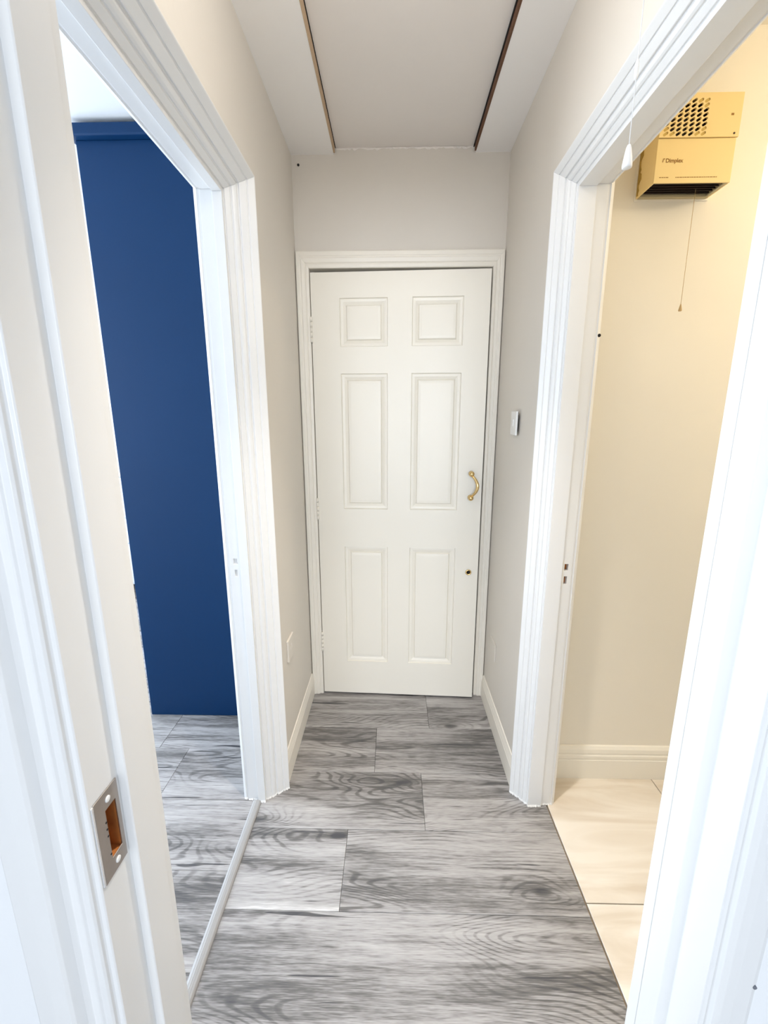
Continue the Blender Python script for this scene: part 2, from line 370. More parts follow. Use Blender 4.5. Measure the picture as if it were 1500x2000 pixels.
# threshold strip: low domed profile with fine ridges
prof = [(-0.5135, -0.001), (-0.512, 0.003), (-0.508, 0.0062), (-0.5045, 0.0072), (-0.504, 0.0066), (-0.5035, 0.0075), (-0.4985, 0.0082), (-0.498, 0.0076), (-0.4975, 0.0082), (-0.4925, 0.0075), (-0.492, 0.0069), (-0.4915, 0.0072), (-0.487, 0.0062), (-0.483, 0.003), (-0.4815, -0.001)]
tag(prism('threshold_strip', prof, 'y', 0.61, 1.300, STRIP), 'pale grey ridged threshold strip across the bedroom doorway floor', 'threshold strip')

# ------------------------------------------------------------------ door frames of the side openings
def side_frame(name, prof, label, m):
    """prof: closed ring of (x, v); v grows away from the opening."""
    e = tag(empty(name, (prof[0][0], (YN + YD) / 2, 0)), label, 'door frame', 'structure'); c = e.location
    def L(p): return (p[0] - c.x, p[1] - c.y, p[2] - c.z)
    far = sweep_leg('jamb', [L((x, YD + v, 0.0)) for x, v in prof], [L((x, YD + v, ZT + v)) for x, v in prof], m, e)
    head = sweep_leg('head', [L((x, YD + v, ZT + v)) for x, v in prof], [L((x, YN - v, ZT + v)) for x, v in prof], m, e)
    near = sweep_leg('jamb', [L((x, YN - v, ZT + v)) for x, v in prof], [L((x, YN - v, 0.0)) for x, v in prof], m, e)
    return e, far, head, near
RIBS = [(0, 0), (0.03, .0012), (.24, .0012), (.25, -.0012), (.275, -.0012), (.285, .0006), (.50, .0016), (.52, .0002), (.53, -.0028), (.565, -.0028), (.58, 0), (.62, .0016), (.68, .0022), (.74, .0014), (.765, -.0012), (.79, -.0012), (.80, .0010), (.96, .0010), (.98, -.0022), (1.0, -.0022)]
def ribs(A, B):
    """moulded facets between two corners; positive relief points into the doorway"""
    A, B = Vector(A), Vector(B); d = B - A; n = Vector((d.y, -d.x)).normalized()
    if n.y > 0: n = -n
    return [tuple(A + d * s_ + n * k) for s_, k in RIBS]
profL = [(WL, 0.05), (WL, 0.057), (-0.3935, 0.0575)] + ribs((-0.3920, 0.0560), (-0.4655, 0.001)) + [(-0.4660, -0.009),
         (-0.4930, -0.009), (-0.4932, 0.0), (-0.5310, 0.0), (-0.5312, 0.004), (-0.5380, 0.004), (-0.5400, 0.002), (-0.5490, 0.006), (-0.5510, 0.010), (-0.5510, 0.056), (WLo, 0.057), (WLo, 0.05)]
fL, fL_far, fL_head, fL_near = side_frame('trim_5', profL, 'white ribbed door frame of the bedroom doorway beside the blue wardrobe', PAINT)
profR = [(WR, 0.05), (WR, 0.057), (0.4445, 0.0575)] + ribs((0.4430, 0.0560), (0.4905, 0.002)) + [(0.4920, -0.008), (0.5400, -0.008), (0.5402, 0.0), (0.5740, 0.0), (0.5742, 0.003), (0.5800, 0.003),
         (0.5820, 0.001), (0.5880, 0.004), (0.5900, 0.009), (0.5950, 0.012), (0.5970, 0.020), (0.5970, 0.056), (WRo, 0.057), (WRo, 0.05)]
fR, fR_far, fR_head, fR_near = side_frame('trim_6', profR, 'white ribbed door frame of the bathroom doorway with empty lock holes', PAINT)
# flaky bead of sealant and paint at the feet of both far jambs
def foot_bead(prof, parent, seed, pick):
    random.seed(seed); bm = bmesh.new(); prev = None
    pts = [Vector((x, YD + v)) for x, v in prof[1:-1]]
    pts = pts[:pick]
    dense = []
    for a, b in zip(pts, pts[1:]):
        n = max(1, int((b - a).length / 0.003))
        for i in range(n): dense.append(a.lerp(b, i / n))
    c = parent.location; sx = 1 if prof[0][0] > 0 else -1
    for p in dense:
        r = random.uniform(0.0, 0.0042); h = random.uniform(0.003, 0.007)
        dirv = Vector((-sx * 0.35, -1.0)).normalized()
        q = p + dirv * (0.0012 + r)
        a = bm.verts.new((p.x - c.x, p.y - c.y, h)); b = bm.verts.new((q.x - c.x, q.y - c.y, 0.0012)); d = bm.verts.new((q.x - c.x, q.y - c.y, 0.0)); g = bm.verts.new((p.x - c.x, p.y - c.y + 0.002, 0.0))
        if prev:
            bm.faces.new((prev[0], a, b, prev[1])); bm.faces.new((prev[1], b, d, prev[2])); bm.faces.new((prev[2], d, g, prev[3]))
        prev = (a, b, d, g)
    tag(from_bm('sealant', bm, CAULK, parent), 'ragged white sealant at the foot')
foot_bead(profL, fL, 21, len(profL) - 4); foot_bead(profR, fR, 22, len(profR) - 4)

# empty lock slots in the far jambs (real pockets)
def slots(parent, jamb, x, zs, face_y, m_in, size):
    c = parent.location
    cs = []
    for z, w_, h_ in zs:
        cs.append(lambda bm, z=z, w_=w_, h_=h_: add_box(bm, x - w_ / 2 - c.x, x + w_ / 2 - c.x, face_y - 0.01 - c.y, face_y + 0.022 - c.y, z - h_ / 2, z + h_ / 2))
    cut(jamb, cs)
    md = jamb.modifiers.new('bevel', 'BEVEL'); md.width = 0.001; md.segments = 2; md.limit_method = 'ANGLE'; md.angle_limit = math.radians(20)
    for z, w_, h_ in zs:
        boxes('lock_hole', [(x - w_ / 2 - c.x, x + w_ / 2 - c.x, face_y + size - c.y, face_y + 0.022 - c.y, z - h_ / 2, z + h_ / 2)], m_in, parent)
fL_far.modifiers.clear(); fR_far.modifiers.clear()
slots(fL, fL_far, -0.5115, [(0.9265, 0.013, 0.018), (0.886, 0.009, 0.022)], YD, PAINT, 0.006)
slots(fR, fR_far, 0.5560, [(0.912, 0.012, 0.022), (0.868, 0.010, 0.027)], YD, RUST, 0.016)
# small screw hole high in the bathroom jamb
tube('screw_hole', [(0.5885 - fR.location.x, YD + 0.0015 - fR.location.y, 1.610), (0.5885 - fR.location.x, YD + 0.006 - fR.location.y, 1.610)], 0.0045, DARK, fR, 14)
# painted-over strike outline on the bathroom jamb
boxes('strike_plate', [(0.5445 - fR.location.x, 0.5475 - fR.location.x, YD - 0.0006 - fR.location.y, YD + 0.001 - fR.location.y, 0.835, 0.935)], ARCHP, fR)

# ------------------------------------------------------------------ near door frame (camera looks through it)
XL, XR, ZF = -0.358, 0.408, 2.0
e = tag(empty('trim_7', (0.02, 0.48, 0)), 'white near door frame with steel strike plate, open to the hall', 'door frame', 'structure')
fF = e; c = e.location
pL = [(YF1, 0.05), (YF1, 0.066), (0.5485, 0.066), (0.5500, 0.062), (0.5500, 0.004), (0.5490, 0.0015), (0.5365, 0.0015), (0.5358, 0.004), (0.5350, 0.0), (0.4800, 0.0), (0.4785, 0.0015), (0.4780, 0.0120), (0.4230, 0.0120),
      (0.4215, 0.0135), (0.4210, 0.0180), (0.4190, 0.0195), (0.4150, 0.0200), (0.4125, 0.0225), (0.4120, 0.0300), (0.4095, 0.0325), (0.4095, 0.0345), (0.4135, 0.0370), (0.4140, 0.0470), (0.4110, 0.0500), (0.4090, 0.0520),
      (0.3990, 0.0580), (0.3960, 0.0620), (0.3945, 0.0800), (0.3945, 0.1020), (0.3970, 0.1060), (YF0, 0.1060), (YF0, 0.05)]
pR = [(YF1, 0.05), (YF1, 0.066), (0.5485, 0.066), (0.5500, 0.062), (0.5500, 0.004), (0.5490, 0.0), (0.5275, 0.0), (0.5268, 0.0022), (0.5260, 0.0), (0.4900, 0.0), (0.4885, 0.0015), (0.4815, 0.0120), (0.4330, 0.0120),
      (0.4318, 0.0140), (0.4312, 0.0185), (0.4290, 0.0195), (0.4240, 0.0210), (0.4200, 0.0280), (0.4190, 0.0400), (0.4195, 0.0600), (0.4215, 0.0660), (0.4260, 0.0690), (YF0, 0.0690), (YF0, 0.05)]
def Lp(p): return (p[0] - c.x, p[1] - c.y, p[2] - c.z)
jF = sweep_leg('jamb', [Lp((XL - v, y, 0)) for y, v in pL], [Lp((XL - v, y, ZF + v)) for y, v in pL], PAINT, e, 0)
jR = sweep_leg('jamb', [Lp((XR + v, y, 0)) for y, v in pR], [Lp((XR + v, y, ZF + v)) for y, v in pR], PAINT, e)
pH = [(YF1, 0.05), (YF1, 0.066), (0.550, 0.066), (0.550, 0.0), (0.480, 0.0), (0.480, 0.012), (0.425, 0.012), (0.425, 0.02), (0.419, 0.02), (0.419, 0.066), (YF0, 0.066), (YF0, 0.05)]
sweep_leg('head', [Lp((XL - v, y, ZF + v)) for y, v in pH], [Lp((XR + v, y, ZF + v)) for y, v in pH], PAINT, e)
# strike plate: pocket cut in the jamb, plate with a window, lip, two screws
PX = XL - 0.012; py0, py1, pz0, pz1 = 0.4285, 0.4725, 0.786, 0.910
cut(jF, [lambda bm: add_box(bm, PX - 0.018 - c.x, PX + 0.01 - c.x, 0.4440 - c.y, 0.4685 - c.y, 0.806, 0.888)])
md = jF.modifiers.new('bevel', 'BEVEL'); md.width = 0.0012; md.segments = 2; md.limit_method = 'ANGLE'; md.angle_limit = math.radians(20)
boxes('rusty_pocket', [(PX - 0.0178 - c.x, PX - 0.0150 - c.x, 0.4442 - c.y, 0.4683 - c.y, 0.8062, 0.8878), (PX - 0.015 - c.x, PX - 0.0005 - c.x, 0.4663 - c.y, 0.4683 - c.y, 0.8062, 0.8878),
                       (PX - 0.015 - c.x, PX - 0.0005 - c.x, 0.4442 - c.y, 0.4457 - c.y, 0.8062, 0.8878), (PX - 0.015 - c.x, PX - 0.0005 - c.x, 0.4457 - c.y, 0.4663 - c.y, 0.8062, 0.8082), (PX - 0.015 - c.x, PX - 0.0005 - c.x, 0.4457 - c.y, 0.4663 - c.y, 0.8858, 0.8878)], RUST, e)
sp = boxes('strike_plate', [(PX - c.x, PX + 0.0016 - c.x, py0 - c.y, py1 - c.y, pz0, pz1)], CHROME, e)
cut(sp, [lambda bm: add_box(bm, PX - 0.01 - c.x, PX + 0.01 - c.x, 0.4460 - c.y, 0.4660 - c.y, 0.810, 0.884)])
sp['label'] = 'dull steel strike plate with rusty opening'
md = sp.modifiers.new('bevel', 'BEVEL'); md.width = 0.0005; md.segments = 2; md.limit_method = 'ANGLE'
tag(boxes('strike_lip', [(PX - 0.004 - c.x, PX + 0.0016 - c.x, py0 - 0.0034 - c.y, py0 - c.y, pz0 + 0.001, pz1 - 0.001)], STEELL, sp, 0.0007), 'bright folded lip')
for y, z in ((0.4525, 0.8965), (0.4540, 0.7985)):
    tube('screw', [(PX + 0.0014 - c.x, y - c.y, z), (PX + 0.0028 - c.x, y - c.y, z), (PX + 0.0032 - c.x, y - c.y, z)], [0.0045, 0.0042, 0.003], SWITCH, sp, 16)
for i in range(4):
    tube('tooth_mark', [(PX + 0.0015 - c.x, 0.4442 - c.y, 0.868 - i * 0.0105 - (0.018 if i > 2 else 0)), (PX + 0.0019 - c.x, 0.4442 - c.y, 0.868 - i * 0.0105 - (0.018 if i > 2 else 0))], 0.0014, DARK, sp, 8)
# screw holes in the right near architrave
for x, z in ((0.4705, 0.655), (0.4660, 0.560)):
    tube('screw_hole', [Lp((x, 0.4186, z)), Lp((x, 0.4215, z))], 0.0026, mat('grey_hole', (0.18, 0.19, 0.22), 0.8) if 'grey_hole' not in MATS else MATS['grey_hole'], e, 10)

# ------------------------------------------------------------------ end door with its architrave
e = tag(empty('trim_8', (0.03, YB, 0)), 'cream moulded architrave around the six-panel end door', 'door frame', 'structure'); c = e.location
XA, XB, ZA = -0.353, 0.411, 1.992
pp = [(2.045, 0.0), (2.045, 0.7), (YB, 0.72), (YB, 1.0), (1.9345, 1.0), (1.9320, 0.94), (1.9320, 0.72), (1.9350, 0.68), (1.9350, 0.62), (1.9330, 0.56), (1.9370, 0.34), (1.9410, 0.28), (1.9390, 0.22), (1.9400, 0.05), (1.9430, 0.0)]
def leg(nm, f0, f1): return sweep_leg(nm, [Lp(f0(y, v)) for y, v in pp], [Lp(f1(y, v)) for y, v in pp], ARCHP, e, 0.001)
leg('jamb', lambda y, v: (XA - v * 0.0535, y, 0), lambda y, v: (XA - v * 0.0535, y, ZA + v * 0.064))
leg('head', lambda y, v: (XA - v * 0.0535, y, ZA + v * 0.064), lambda y, v: (XB + v * 0.0455, y, ZA + v * 0.064))
leg('jamb', lambda y, v: (XB + v * 0.0455, y, ZA + v * 0.064), lambda y, v: (XB + v * 0.0455, y, 0))
# door stop behind the leaf keeps the cupboard dark
boxes('door_stop', [(XA - c.x, XB - c.x, 0.06, 0.075, 1.97, ZA), (XA - c.x, XA + 0.014 - c.x, 0.04, 0.07, 0, ZA)], ARCHP, e)

DW, DH, DT = 0.750, 1.966, 0.038
door = tag(empty('door_1', (-0.3495, 1.9415, 0.010)), 'cream six-panel door with brass pull handle, slightly ajar', 'door', 'structure')
door.rotation_euler = (0, 0, -math.radians(2.45))
def door_leaf():
    bm = bmesh.new()
    xs = [0, 0.121, 0.325, 0.428, 0.642, DW]; zs = [0, 0.178, 0.778, 0.960, 1.562, 1.672, 1.866, DH]
    pan = {(1, 1), (3, 1), (1, 3), (3, 3), (1, 5), (3, 5)}
    V = {(i, j): bm.verts.new((x, 0, z)) for i, x in enumerate(xs) for j, z in enumerate(zs)}
    for i in range(5):
        for j in range(7):
            q = (V[i, j], V[i + 1, j], V[i + 1, j + 1], V[i, j + 1])
            if (i, j) not in pan: bm.faces.new(q); continue
            x0, x1, z0, z1 = xs[i], xs[i + 1], zs[j], zs[j + 1]
            prev = list(q)
            for off, dep in ((0.0025, 0.0070), (0.0060, 0.0062), (0.0140, 0.0072), (0.0265, 0.0135), (0.0285, 0.0075), (0.0310, 0.0045), (0.042, 0.0035)):
                cur = [bm.verts.new(p) for p in ((x0 + off, dep, z0 + off), (x1 - off, dep, z0 + off), (x1 - off, dep, z1 - off), (x0 + off, dep, z1 - off))]
                for k in range(4): bm.faces.new((prev[k], prev[(k + 1) % 4], cur[(k + 1) % 4], cur[k]))
                prev = cur
            bm.faces.new(prev)
    b = [bm.verts.new(p) for p in ((0, DT, 0), (DW, DT, 0), (DW, DT, DH), (0, DT, DH))]
    bm.faces.new((b[0], b[3], b[2], b[1]))
    nx, nz = len(xs) - 1, len(zs) - 1
    bm.faces.new([V[i, 0] for i in range(nx, -1, -1)] + [b[0], b[1]]); bm.faces.new([V[i, nz] for i in range(nx + 1)] + [b[2], b[3]])
    bm.faces.new([V[0, j] for j in range(nz + 1)] + [b[3], b[0]]); bm.faces.new([V[nx, j] for j in range(nz, -1, -1)] + [b[1], b[2]])
    return from_bm('door_leaf', bm, DOORP, door)
leaf = door_leaf()
# hinges (painted over): leaf plate and knuckles
for z in (1.742, 0.960, 0.282):
    h = boxes('hinge', [(0.000, 0.006, -0.0025, 0.001, z - 0.052, z + 0.052), (-0.009, -0.001, 0.000, 0.030, z - 0.050, z + 0.050)], DOORP, door, 0.0006)
    for k in range(5):
        tube('knuckle', [(-0.0010, -0.0045, z - 0.052 + k * 0.0208 + 0.0008), (-0.0010, -0.0045, z - 0.052 + (k + 1) * 0.0208 - 0.0008)], 0.0052, DOORP, h, 10)
# brass pull handle: two ball roses and a bowed grip leaning to the edge
hd = empty('pull_handle', (0, 0, 0)); hd.parent = door; hd['label'] = 'polished brass bow pull handle'
for z in (1.129, 1.021):
    r_, y_ = [], []
    prof_ = [(0.0085, 0.0), (0.0120, -0.002), (0.0105, -0.006), (0.0070, -0.009), (0.0085, -0.013), (0.0115, -0.018), (0.0125, -0.024), (0.0105, -0.030), (0.006, -0.034), (0.001, -0.0352)]
    tube('rose', [(0.700, y, z) for _, y in prof_], [r for r, _ in prof_], BRASS, hd, 20)
pts, rad = [], []
for i in range(17):
    t = i / 16; a = math.sin(math.pi * t)
    pts.append((0.702 + 0.0235 * a ** 0.8, -0.024 - 0.016 * a ** 0.8, 1.121 - 0.092 * t)); rad.append(0.0050 + 0.0022 * a)
tube('grip', pts, rad, BRASS, hd, 14)
# keyhole escutcheon
ek = empty('escutcheon', (0, 0, 0)); ek.parent = door
rg = [(0.0135, 0.0), (0.0140, -0.002), (0.0125, -0.0042), (0.0095, -0.0045), (0.0080, -0.002), (0.0075, 0.001)]
bm = bmesh.new(); rings = []
for r, y in rg: rings.append([bm.verts.new((0.706 + r * math.cos(k * math.pi / 12), y, 0.662 + r * math.sin(k * math.pi / 12))) for k in range(24)])
for i in range(len(rings) - 1):
    for k in range(24): bm.faces.new((rings[i][k], rings[i][(k + 1) % 24], rings[i + 1][(k + 1) % 24], rings[i + 1][k]))
from_bm('ring', bm, BRASS, ek, smooth=True)
tube('keyhole', [(0.706, -0.0006, 0.662), (0.706, 0.001, 0.662)], 0.0085, DARK, ek, 20)

# ------------------------------------------------------------------ baseboards
def base(name, x_wall, sgn, y0, y1, label, m):
    t = 0.0115
    poly = [(x_wall, 0), (x_wall + sgn * t, 0), (x_wall + sgn * t, 0.082), (x_wall + sgn * (t - 0.0015), 0.086), (x_wall + sgn * (t - 0.002), 0.092), (x_wall + sgn * 0.0055, 0.108), (x_wall + sgn * 0.0035, 0.118), (x_wall, 0.120)]
    return structure(prism(name, poly, 'y', y0, y1, m, bevel=0.0008), label, 'baseboard')
base('baseboard_left', WL, 1, 1.366, 1.932, 'cream chamfered baseboard along the left hall wall', ARCHP)
base('baseboard_right', WR, -1, 1.366, 1.932, 'white chamfered baseboard along the right hall wall', ARCHP)
Yb = 1.443
pb = [(Yb, 0.0), (Yb - 0.016, 0.0), (Yb - 0.016, 0.082), (Yb - 0.013, 0.086), (Yb - 0.0155, 0.090), (Yb - 0.0155, 0.101), (Yb - 0.011, 0.107), (Yb - 0.0135, 0.112), (Yb - 0.012, 0.128), (Yb - 0.006, 0.139), (Yb, 0.141)]
structure(prism('baseboard_bathroom', pb, 'x', 0.5785, 2.35, BATHS, bevel=0.0006), 'cream moulded baseboard under the bathroom heater wall', 'baseboard')

# ------------------------------------------------------------------ bedroom: wardrobe and chest
wd = tag(empty('wardrobe', (-0.845, 2.7, 0)), 'tall dark blue wardrobe with overhanging cornice in the bedroom', 'wardrobe'); c = wd.location
def wbx(nm, a, m=BLUE, par=wd, bev=0.002): return boxes(nm, [(a[0] - c.x, a[1] - c.x, a[2] - c.y, a[3] - c.y, a[4], a[5])], m, par, bev)
wbx('side_panel', (-1.149, -0.5335, 1.761, 1.779, 0.0005, 2.362)); wbx('body', (-1.125, -0.5335, 1.780, 3.30, 0.08, 2.362)); wbx('plinth', (-1.10, -0.5335, 1.780, 3.30, 0.0005, 0.078))
prism('cornice', [(1.7615 - c.y, 2.3625), (1.7385 - c.y, 2.3640), (1.7340 - c.y, 2.3680), (1.7340 - c.y, 2.4020), (3.32 - c.y, 2.4020), (3.32 - c.y, 2.3625)], 'x', -1.166 - c.x, -0.5335 - c.x, BLUE, wd, 0.0015)
for k in range(3):
    y0 = 1.782 + k * 0.506
    d_ = wbx('wardrobe_door', (-1.147, -1.1255, y0, y0 + 0.502, 0.085, 2.358))
    yh = y0 + (0.44 if k % 2 == 0 else 0.06)
    tube('handle', [(-1.147 - c.x, yh - c.y, 1.0), (-1.175 - c.x, yh - c.y, 1.0), (-1.175 - c.x, yh - c.y, 1.2), (-1.147 - c.x, yh - c.y, 1.2)], 0.005, STEELL, d_, 8)
ch = tag(empty('chest_of_drawers', (-2.15, 3.3, 0)), 'pale grey chest of drawers against the far bedroom wall', 'chest'); c = ch.location
boxes('carcass', [(-0.60, 0.60, -0.20, 0.36, 0.12, 0.97)], CHESTM, ch, 0.003); boxes('top', [(-0.62, 0.62, -0.225, 0.37, 0.9705, 1.0)], PAINT, ch, 0.003)
for z0, z1 in ((0.66, 0.965), (0.46, 0.655), (0.14, 0.455)):
    d_ = boxes('drawer', [(-0.59, 0.59, -0.221, -0.2005, z0 + 0.004, z1 - 0.004)], CHESTM, ch, 0.003)
    for x in (-0.35, 0.35): tube('knob', [(x, -0.221, (z0 + z1) / 2), (x, -0.232, (z0 + z1) / 2), (x, -0.240, (z0 + z1) / 2), (x, -0.246, (z0 + z1) / 2)], [0.006, 0.006, 0.014, 0.009], STEELL, d_, 12)
for x in (-0.56, 0.56):
    for y in (-0.16, 0.32): boxes('leg', [(x - 0.03, x + 0.03, y - 0.03, y + 0.03, 0.0005, 0.1195)], CHESTM, ch, 0.003)

# ------------------------------------------------------------------ hall fittings
# light switch: plate standing off the wall at its near edge
sw = tag(empty('light_switch', (WR - 0.0015, 1.668, 1.363)), 'white light switch with a loose plate on the right hall wall', 'switch')
sw.rotation_euler = (math.radians(0.8), 0, math.radians(-3.2))
boxes('plate', [(-0.0105, -0.0035, -0.086, 0, -0.0435, 0.0435)], SWITCH, sw, 0.0025, seg=3)
boxes('rocker', [(-0.0135, -0.0104, -0.052, -0.034, -0.014, 0.014)], SWITCH, sw, 0.0012)
boxes('back_box', [(-0.0034, 0.0005, -0.070, -0.014, -0.030, 0.030)], DARK, sw)
# painted-over blank plates
def plate(name, x, sgn, y0, y1, z0, z1, label, rock):
    p = tag(empty(name, (x, (y0 + y1) / 2, (z0 + z1) / 2)), label, 'socket')
    hy, hz = (y1 - y0) / 2, (z1 - z0) / 2
    boxes('plate', [(0.0001 * sgn, sgn * 0.009, -hy, hy, -hz, hz)] if sgn > 0 else [(sgn * 0.004, -0.0001, -hy, hy, -hz, hz)], WALLP, p, 0.0022, seg=3)
    if rock:
        for a, b in ((-0.012, -0.006), (0.006, 0.012)): boxes('socket_hole', [(0.0085, 0.0092, a, b, -0.006, 0.006)], CEILP, p, 0.0002)
        boxes('socket_hole', [(0.0085, 0.0092, -0.004, 0.004, 0.009, 0.018)], CEILP, p, 0.0002)
    return p
plate('wall_socket', WL, 1, 1.487, 1.573, 0.452, 0.540, 'beige painted-over socket plate on the left hall wall', True)
plate('blanking_plate', WR, -1, 1.735, 1.825, 0.310, 0.395, 'painted-over blanking plate low on the right hall wall', False)
# hall pull cord
pc = tag(empty('pull_cord', (0.400, 0.850, 2.428)), 'white light pull cord hanging before the bathroom doorway', 'pull cord')
tube('cord', [(0, 0, 0), (0, 0, -0.30), (0.0005, 0, -0.60)], 0.0008, CORDW, pc, 8)
tube('connector', [(0, 0, -0.475), (0, 0, -0.48), (0, 0, -0.498), (0, 0, -0.503)], [0.0016, 0.0032, 0.0032, 0.0016], CORDW, pc, 10)
tube('toggle', [(0.0005, 0, -0.596), (0.0005, 0, -0.600), (0.0005, 0, -0.612), (0.0005, 0, -0.626), (0.0005, 0, -0.630), (0.0005, 0, -0.631)], [0.0025, 0.0040, 0.0062, 0.0080, 0.0078, 0.0060], CORDW, pc, 16)
boxes('ceiling_rose', [(-0.02, 0.02, -0.02, 0.02, -0.022, -0.001)], SWITCH, pc, 0.004)

# ------------------------------------------------------------------ bathroom fan heater
hx0, hx1, hyF, hzB, hzT = 0.714, 0.922, 1.353, 2.010, 2.217
ht = tag(empty('fan_heater', ((hx0 + hx1) / 2, Yb, hzB)), 'yellowed wall-mounted downflow fan heater high on the bathroom wall', 'heater'); c = ht.location
def H(x, y, z): return (x - c.x, y - c.y, z - c.z)
def hb(nm, a, m, par=ht, bev=0.0015): return boxes(nm, [(a[0] - c.x, a[1] - c.x, a[2] - c.y, a[3] - c.y, a[4] - c.z, a[5] - c.z)], m, par, bev)
hzM = 2.116
# casing as an open-bottom shell: front, sides, top, so the louvre sits in a real outlet
t = 0.004
hb('casing_front', (hx0, hx1, hyF, hyF + t, hzB, hzM), HEAT); hb('casing_side', (hx0, hx0 + t, hyF + t, Yb, hzB, hzT), HEAT); hb('casing_side', (hx1 - t, hx1, hyF + t, Yb, hzB, hzT), HEAT)
hb('casing_top', (hx0 + t, hx1 - t, hyF + t, Yb, hzT - t, hzT), HEAT); hb('inner_void', (hx0 + t, hx1 - t, hyF + 0.02, Yb - 0.001, hzB + 0.03, hzT - 0.01), HDARK, ht, 0)
gp = hb('grille_panel', (hx0, hx1 + 0.002, hyF - 0.003, hyF + 0.002, hzM + 0.0008, hzT + 0.001), HEAT, ht, 0)
def slot_poly(cx, cz, grow=0.0):
    L_, W_ = 0.0076 + grow, 0.0033 + grow; a = math.radians(33); P = []
    for s in (1, -1):
        for k in range(5):
            th = math.pi * (k / 4 - 0.5)
            x = s * (L_ - W_ + W_ * math.cos(th)); z = s * W_ * math.sin(th)
            P.append((cx + x * math.cos(a) - z * math.sin(a), cz + x * math.sin(a) + z * math.cos(a)))
    return P
blank = {(0, 0), (0, 1), (0, 5), (0, 6), (1, 0), (1, 6), (6, 0), (6, 6), (7, 0), (7, 1), (7, 5), (7, 6)}
cols = [0.830 - 0.0166 * (6 - k) for k in range(7)]; rws = [hzT - 0.0165 - 0.0108 * k for k in range(8)]
def cutter(poly):
    def f(bm):
        A = [bm.verts.new((x - c.x, hyF - 0.02 - c.y, z - c.z)) for x, z in poly]; B = [bm.verts.new((x - c.x, hyF + 0.012 - c.y, z - c.z)) for x, z in poly]; n = len(poly)
        for i in range(n): bm.faces.new((A[i], A[(i + 1) % n], B[(i + 1) % n], B[i]))
        bm.faces.new(A); bm.faces.new(B[::-1])
    return f
cut(gp, [cutter(slot_poly(x, z)) for r, z in enumerate(rws) for k, x in enumerate(cols)])
for r, z in enumerate(rws):
    for k, x in enumerate(cols):
        if (r, k) in blank:
            prism('blank_slot', [(a - c.x, b - c.z) for a, b in slot_poly(x, z, -0.0002)], 'y', hyF - 0.0012 - c.y, hyF + 0.0015 - c.y, HEATP, gp)
hb('indicator_window', (0.897, 0.904, hyF - 0.0034, hyF - 0.0029, 2.1655, 2.1705), HPRINT, gp, 0)
tube('screw', [H(0.9115, hyF - 0.0036, 2.1245), H(0.9115, hyF - 0.0028, 2.1245)], 0.0026, HDARK, gp, 10)
# outlet: rim and louvres
hb('outlet_rim', (hx0 + t, hx1 - t, Yb - 0.014, Yb - 0.002, hzB - 0.001, hzB + 0.008), HFRAME); hb('outlet_rim', (hx1 - 0.012, hx1 - t, hyF + t, Yb - 0.014, hzB, hzB + 0.006), HFRAME)
for k in range(5):
    y = hyF + 0.012 + k * 0.0125
    prism('louvre', [(y - c.y, 0.003), (y + 0.0015 - c.y, 0.003), (y + 0.008 - c.y, 0.020), (y + 0.0065 - c.y, 0.020)], 'x', hx0 + t - c.x, hx1 - 0.0125 - c.x, HDARK, ht)
# wall flange and crumbling sealant on the visible side
hb('wall_flange', (hx0 - 0.005, hx1 + 0.003, Yb - 0.003, Yb - 0.0005, hzB - 0.006, hzT + 0.003), BATHW)
random.seed(4); bm = bmesh.new(); prev = None
for i in range(30):
    z = 0.004 + 0.19 * i / 29; wv = random.uniform(0.005, 0.018)
    a = bm.verts.new((hx0 - 0.0012 - c.x, -0.006, z)); b = bm.verts.new((hx0 - 0.0016 - c.x, -0.006 - wv, z)); d = bm.verts.new((hx0 - c.x + 0.001, -0.006 - wv, z))
    if prev: bm.faces.new((prev[0], a, b, prev[1])); bm.faces.new((prev[1], b, d, prev[2]))
    prev = (a, b, d)
tag(from_bm('old_sealant', bm, mat('old_sealant_brown', (0.40, 0.26, 0.05), 0.8, vary=0.4, vscale=60), ht), 'crumbling brown sealant')
# printing
def text(nm, s, x, z, size, m, par):
    cu = bpy.data.curves.new(nm, 'FONT'); cu.body = s; cu.size = size; cu.extrude = 0.0002; cu.offset = 0.00025; cu.materials.append(m)
    o = bpy.data.objects.new(nm, cu); COL.objects.link(o); o.parent = par
    o.location = H(x, hyF - 0.0003, z); o.rotation_euler = (math.radians(90), 0, 0)
    bpy.context.view_layer.update(); me = bpy.data.meshes.new_from_object(o.evaluated_get(bpy.context.evaluated_depsgraph_get()))
    n = bpy.data.objects.new('text', me); COL.objects.link(n); n.parent = par; n.location = o.location; n.rotation_euler = o.rotation_euler
    bpy.data.objects.remove(o); bpy.data.curves.remove(cu); n.name = nm; return n
text('brand_lettering', 'Dimplex', 0.7405, 2.0595, 0.0135, HPRINT, ht)
prism('brand_flag', [(0.7315 - c.x, 0.0500), (0.7335 - c.x, 0.0590), (0.7385 - c.x, 0.0590), (0.7380 - c.x, 0.0570), (0.7350 - c.x, 0.0570), (0.7335 - c.x, 0.0500)], 'y', hyF - 0.0005 - c.y, hyF + 0.0005 - c.y, HPRINT, ht)
random.seed(9); bm = bmesh.new()
for xa, xb in ((0.728, 0.754), (0.772, 0.884)):
    x = xa
    while x < xb:
        l = random.uniform(0.003, 0.008); add_box(bm, x - c.x, min(x + l, xb) - c.x, hyF - 0.0003 - c.y, hyF + 0.0004 - c.y, 0.0128, 0.0146); x += l + 0.0012
o = from_bm('small_print', bm, HPRINT, ht); o['kind'] = 'stuff'; o['label'] = 'line of tiny brown print'
